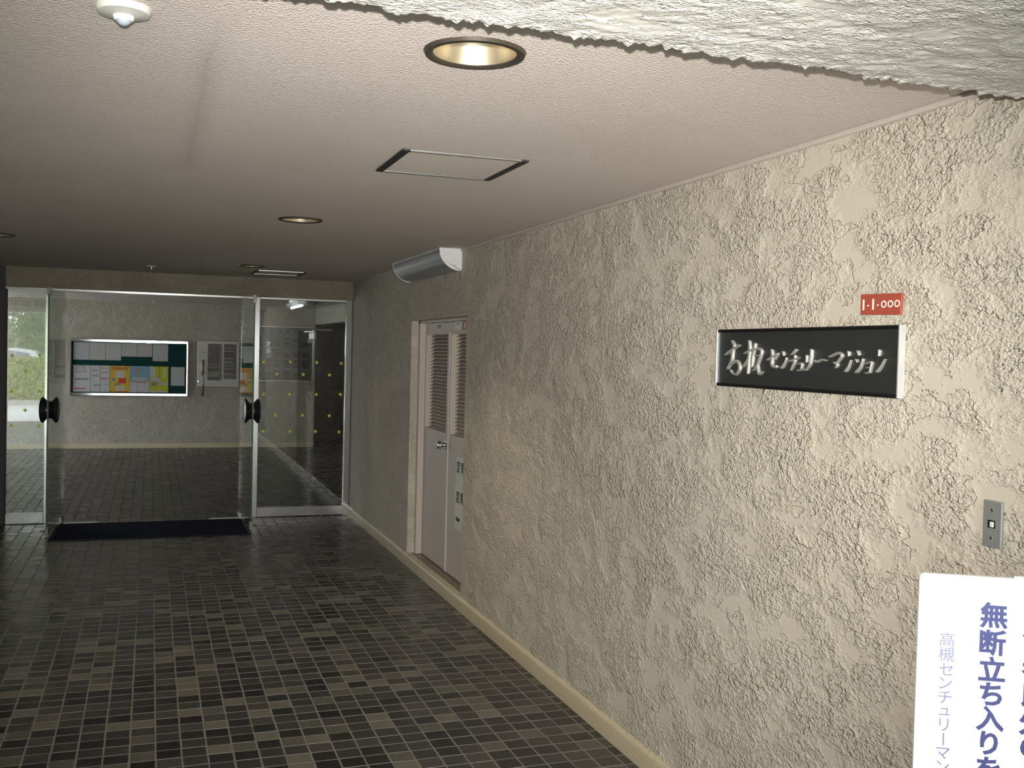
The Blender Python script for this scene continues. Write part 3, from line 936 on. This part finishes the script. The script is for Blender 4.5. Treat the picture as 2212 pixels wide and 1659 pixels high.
sheet('poster', -.302, -.017, .888, 1.303, poster_mat('poster_blue', (.52, .50, .50), [(0, 1, .42, 1, (.20, .36, .48)), (.1, .9, .42, .58, (.36, .46, .46)), (.27, .5, .72, .92, (.36, .27, .22)), (.34, .44, .55, .78, (.42, .30, .24)), (.05, .85, .37, .43, (.5, .2, .2)), (.36, .42, .0, .33, (.4, .4, .42))], 5),
      'pale blue poster with a white lower half in the lower row', 'poster', 'colour posters on the notice board')
sheet('poster', -.013, .271, .888, 1.303, poster_mat('poster_green', (.50, .50, .05), [(0, .30, .62, 1, (.50, .50, .46)), (.05, .6, .40, .60, (.48, .47, .40)), (.1, .42, .25, .42, (.30, .26, .20)), (.55, 1, .28, .40, (.46, .46, .44)), (.50, .56, .5, 1, (.30, .33, .04)), (.7, .9, .55, .95, (.55, .55, .20)), (0, .9, 0, .06, (.52, .51, .48))], 6),
      'yellow-green poster with pale figures in the lower row', 'poster', 'colour posters on the notice board')
sheet('notice_sheet', .308, .518, 1.0, 1.30, poster_mat('sheet_print_r', (.50, .50, .51), [], 9), 'small plain pale sheet alone at the right of the board', 'notice', None)

# intercom
t = thing('intercom_panel', 'grey apartment intercom panel with rows of brown name strips', 'intercom', (1.035, YF, .998))
ix0, ix1, iz0, iz1 = .708, 1.362, .998, 1.725
obj('frame', FP.slab(MB(), ix0, ix1, iz0, iz1, 0, .02), M['steel_dull'], t, bevel=.004)
obj('panel', FP.slab(MB(), ix0+.012, ix1-.012, iz0+.012, iz1-.012, .02, .026), M['panel_grey'], t, bevel=.002)
for (a0, a1, z1, n) in ((.875, 1.085, 1.68, 24), (1.13, 1.31, 1.68, 23)):
    obj('name_field', FP.slab(MB(), a0-.008, a1+.008, z1-.0242*n-.004, z1+.008, .026, .028), M['frame_black'], t)
    for k in range(n):
        z = z1-.0242*k
        st_ = obj('name_strip', FP.slab(MB(), a0, a1-.03, z-.019, z, .028, .032), M['strip_pale'] if R() < .22 else M['brown_strip'], t)
        obj('call_button', FP.slab(MB(), a1-.024, a1-.004, z-.017, z-.002, .028, .036), M['frame_black'], st_)
hs = obj('handset', MB().tube([FP.p(.795, 1.418, .045), FP.p(.797, 1.39, .062), FP.p(.797, 1.30, .070), FP.p(.795, 1.22, .062), FP.p(.792, 1.185, .045)], [.02, .025, .014, .025, .02], 12), M['handset'], t, smooth=60)
hs['label'] = 'tan telephone handset'
obj('cradle', FP.slab(MB(), .765, .83, 1.24, 1.36, .026, .045), M['offwhite'], t, bevel=.004)
obj('cord', MB().tube([FP.p(.80, 1.185, .05), FP.p(.812, 1.10, .055), FP.p(.80, 1.0, .05), FP.p(.79, .90, .045), FP.p(.79, .845, .04), FP.p(.805, .835, .04), FP.p(.812, .90, .042), FP.p(.815, 1.02, .04)], .008, 8), M['black'], t, smooth=50)
for a in (.775, .81):
    obj('speaker_slot', FP.slab(MB(), a, a+.022, 1.54, 1.552, .026, .0275), M['black_ink'], t)
obj('indicator', MB().lathe([(.008, 0), (.008, .003)], FP.p(.735, 1.655, .026), FP.n, 12), M['red'], t)
obj('lock', MB().lathe([(.009, 0), (.009, .004)], FP.p(.727, 1.075, .026), FP.n, 12), M['chrome'], t)

# directory board
t = thing('directory_board', 'large grey residents directory behind clear cover near the corridor corner', 'directory', (1.97, YF, 1.095))
dx0, dx1, dz0, dz1 = 1.39, 2.56, 1.095, 2.004
obj('panel', FP.slab(MB(), dx0+.01, dx1-.01, dz0+.01, dz1-.01, 0, .015), M['directory'], t)
for a0, a1, b0, b1 in ((dx0, dx1, dz0, dz0+.014), (dx0, dx1, dz1-.014, dz1), (dx0, dx0+.014, dz0, dz1), (dx1-.014, dx1, dz0, dz1)):
    obj('frame_bar', FP.slab(MB(), a0, a1, b0, b1, 0, .03), M['alu'], t, bevel=.002)
for k, ch in enumerate('入居者名表'):
    glyph('character', ch, FP, 1.755+.128*k, 1.93, .05, M['black_ink'], t, d0=.0152, bold=.02)
for c_ in range(7):
    for g_ in range(4):
        z = 1.80-.178*g_
        for r_ in range(5):
            if R() < .82:
                a = 1.47+.152*c_
                obj('name_card', FP.slab(MB(), a, a+.10, z-.026*r_-.019, z-.026*r_, .015, .017), M['brown_strip'] if R() < .75 else M['strip_pale'], t)
obj('cover', FP.slab(MB(), dx0+.014, dx1-.014, dz0+.014, dz1-.014, .024, .027), M['acrylic'], t)
sv = thing('clear_sleeve', 'small shiny clear sleeve hanging in front of the directory board', 'sleeve', tuple(FP.p(1.845, 1.48, .032)))
m = M['sleeve'] = mat('crumpled_plastic', (.42, .42, .43), .16, .3)
nt, nd, lk, b = nodes(m)
g = N(nt, 'ShaderNodeNewGeometry').outputs['Position']
bump(nt, tex_noise(nt, g, 22, 2, .5, 1), .02, 1)
obj('sleeve', FP.slab(MB(), 1.79, 1.90, 1.485, 1.69, .031, .034), M['sleeve'], sv)
obj('hanger', FP.slab(MB(), 1.818, 1.826, 1.69, 1.78, .031, .033), M['alu'], sv)

# corner bracket, mailbox bank, lobby lamp
br = thing('corner_bracket', 'small white bracket fixture at the corridor corner', 'bracket', (XC-.03, YF, 1.70))
obj('arm', FP.slab(MB(), 2.40, 2.585, 1.925, 1.94, .035, .06), M['offwhite'], br)
obj('plate', FP.slab(MB(), 2.562, 2.60, 1.80, 1.94, .0, .06), M['offwhite'], br)
obj('box', FP.slab(MB(), 2.47, 2.56, 1.745, 1.80, .035, .08), M['white'], br, bevel=.004)

CP = Plane((0, 18.98, 0), (1, 0, 0))
mbx = thing('mailbox_bank', 'dark brown bank of mailboxes in the unlit corridor beyond the glass', 'mailboxes', (3.15, 18.9, 1.15))
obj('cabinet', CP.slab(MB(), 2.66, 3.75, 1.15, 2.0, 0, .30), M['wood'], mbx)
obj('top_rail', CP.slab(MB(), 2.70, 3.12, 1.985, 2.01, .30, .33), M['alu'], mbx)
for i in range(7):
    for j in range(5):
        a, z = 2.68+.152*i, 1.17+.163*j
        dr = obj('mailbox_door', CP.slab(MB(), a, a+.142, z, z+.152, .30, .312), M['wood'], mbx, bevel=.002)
        obj('flap', CP.slab(MB(), a+.02, a+.122, z+.10, z+.125, .312, .318), M['wood'], dr)
ll = thing('lobby_lamp', 'small white tube lamp on the lobby ceiling above the directory', 'ceiling lamp', (2.05, 14.9, ZC))
obj('housing', MB().box(1.93, 2.16, 14.5, 15.7, ZC-.05, ZC), M['white'], ll, bevel=.005)
obj('tube', MB().tube([(2.0, 14.52, ZC-.065), (2.0, 15.68, ZC-.065)], .016, 12), mat('tube_lit', (.9, .95, .9), .5, emit=(.9, 1, .9), estr=2.5), ll, smooth=50)

# ------------------------------------------------------------------ outdoors behind the porch, seen mirrored in the left glass
struct('ground', MB().box(-60, 60, -70, 60, -.3, -.125), M['paving'], 'pale paving outside the porch', 'ground')
struct('forecourt', MB().box(-12, 12, -9.2, Y0, -.125, -.02), M['paving'], 'pale forecourt in front of the porch', 'paving')
struct('kerb', MB().box(-9, -1.0, -9.35, -9.2, -.125, .11), M['concrete'], 'low pale kerb in front of the hedge', 'kerb')

def leaves(mb, n, fn, size):
    for _ in range(n):
        p, nn = fn()
        nn = (nn + Vector((R()-.5, R()-.5, R()-.5))*1.3).normalized()
        a = nn.orthogonal().normalized()
        bb = nn.cross(a)
        an = R()*6.28
        a, bb = a*math.cos(an)+bb*math.sin(an), bb*math.cos(an)-a*math.sin(an)
        s_ = size*(.6+.8*R())
        mb.face([p-a*s_, p+bb*s_*.5+nn*s_*.1, p+a*s_, p-bb*s_*.5+nn*s_*.1])
hd = thing('hedge', 'clipped bright green hedge mirrored in the left glass panel', 'hedge', (-5, -9.9, 0))
HX0, HX1, HY0, HY1, HT = -8.5, -2.2, -10.5, -9.4, 1.20
mb = MB()
def hpt():
    x = HX0+(HX1-HX0)*R()
    w = noise.noise(Vector((x*1.3, 0, 4)))*.06
    if R() < .4:
        return Vector((x, HY0+(HY1-HY0)*R(), HT+w+(R()-.5)*.05)), Vector((0, 0, 1))
    if R() < .12:
        return Vector((HX1+(R()-.5)*.05, HY0+(HY1-HY0)*R(), HT*R())), Vector((1, 0, 0))
    return Vector((x, HY1+w+(R()-.5)*.06, .05+(HT-.03)*R())), Vector((0, 1, 0))
leaves(mb, 9000, hpt, .05)
fo = obj('foliage', mb, M['leafgreen'], hd, fix=False)
fo['kind'] = 'stuff'
obj('core', MB().box(HX0+.05, HX1-.06, HY0+.08, HY1-.08, 0, HT-.06), mat('hedge_core', (.07, .11, .02), .9), hd, bevel=.1)

def tree(x, y, h, r, label):
    t = thing('tree', label, 'tree', (x, y, -.12), 'trees beyond the hedge')
    obj('trunk', MB().tube([(x, y, -.12), (x+.05, y, h*.4), (x-.03, y+.05, h*.8)], [.11, .085, .04], 10), M['bark'], t, smooth=50)
    for k in range(4):
        an = k*1.6
        obj('branch', MB().tube([(x, y, h*(.35+.08*k)), (x+.5*r*math.cos(an), y+.5*r*math.sin(an), h*(.5+.1*k))], [.045, .015], 6), M['bark'], t)
    blobs = [(Vector((x+(R()-.5)*r*1.3, y+(R()-.5)*r*1.3, h*(.42+.5*R()))), r*(.35+.3*R())) for _ in range(9)]
    mb = MB()
    def pt():
        c_, rr = random.choice(blobs)
        d = Vector((R()-.5, R()-.5, R()-.5)).normalized()
        return c_+d*rr*(.6+.4*R()), d
    leaves(mb, 3200, pt, .085)
    f_ = obj('crown', mb, M['treegreen'], t, fix=False)
    f_['kind'] = 'stuff'
tree(-3.2, -18, 3.6, 1.3, 'bushy green tree mirrored nearest the metal jamb')
tree(-5.0, -21, 4.4, 1.7, 'tall green tree mirrored behind the white car roof')
struct('wall_garden', MB().box(-14, 2, -27.2, -27, -.12, 2.2), M['pinkwall'], 'pinkish wall far behind the parked car', 'wall')

# parked car: lofted body with cabin, side and rear windows, wheels
ct = thing('parked_car', 'white parked car above the hedge mirrored in the left glass', 'car', (-5.4, -13.8, -.12))
cx1 = -2.8
prof = [(-4.3, .35), (-4.25, .75), (-3.9, .90), (-3.1, 1.0), (-2.45, 1.48), (-1.9, 1.56), (-1.0, 1.56), (-.55, 1.50), (-.12, 1.12), (0, 1.02), (.03, .65), (0, .35)]
def car_pts(ins, sc=1):
    return [(cx1+x, z-.12) for x, z in prof]
body = MB().prism(car_pts(0), (0, -14.6, 0), (1, 0, 0), (0, 0, 1), (0, 1.62, 0))
obj('body', body, M['car'], ct, bevel=.07, smooth=50)
for y in (-14.62, -12.99):
    for poly in ([(-3.0, 1.02), (-2.42, 1.42), (-1.95, 1.48), (-1.95, 1.0)], [(-1.88, 1.0), (-1.88, 1.48), (-1.0, 1.48), (-.62, 1.42), (-.3, 1.08)]):
        obj('side_window', MB().prism([(cx1+x, z-.12) for x, z in poly], (0, y, 0), (1, 0, 0), (0, 0, 1), (0, .03, 0)), M['carglass'], ct)
obj('rear_window', MB().prism([(-.70, 0), (.70, 0), (.6, .40), (-.6, .40)], (cx1-.115, -13.79, 1.03), (0, 1, 0), (-.70, 0, .72), (.02, 0, .02)), M['carglass'], ct)
for x in (-3.5, -.8):
    for y in (-14.58, -13.18):
        wh = obj('wheel', MB().lathe([(.30, 0), (.32, .04), (.32, .16), (.30, .2)], (cx1+x, y, .20), (0, 1, 0), 24), M['tyre'], ct, smooth=40)
        obj('hub_cap', MB().lathe([(.19, -.01), (.19, .21)], (cx1+x, y, .20), (0, 1, 0), 20), M['alu'], wh)

# cut the downlight holes out of the ceiling board
cut = bpy.data.objects['ceiling']
bmh = bmesh.new()
for x, y, r in HOLES:
    bmesh.ops.create_cone(bmh, cap_ends=True, segments=48, radius1=r, radius2=r, depth=.3, matrix=Matrix.Translation((x, y, ZC+.05)))
hm = bpy.data.meshes.new('holes')
bmh.to_mesh(hm)
bmh.free()
ho = bpy.data.objects.new('holes', hm)
C.objects.link(ho)
md = cut.modifiers.new('holes', 'BOOLEAN')
md.operation = 'DIFFERENCE'
md.object = ho
md.solver = 'EXACT'
dg = bpy.context.evaluated_depsgraph_get()
nm_ = bpy.data.meshes.new_from_object(cut.evaluated_get(dg))
cut.modifiers.clear()
cut.data = nm_
bpy.data.objects.remove(ho)

for o in bpy.data.objects:
    if '_o' in o:
        del o['_o']
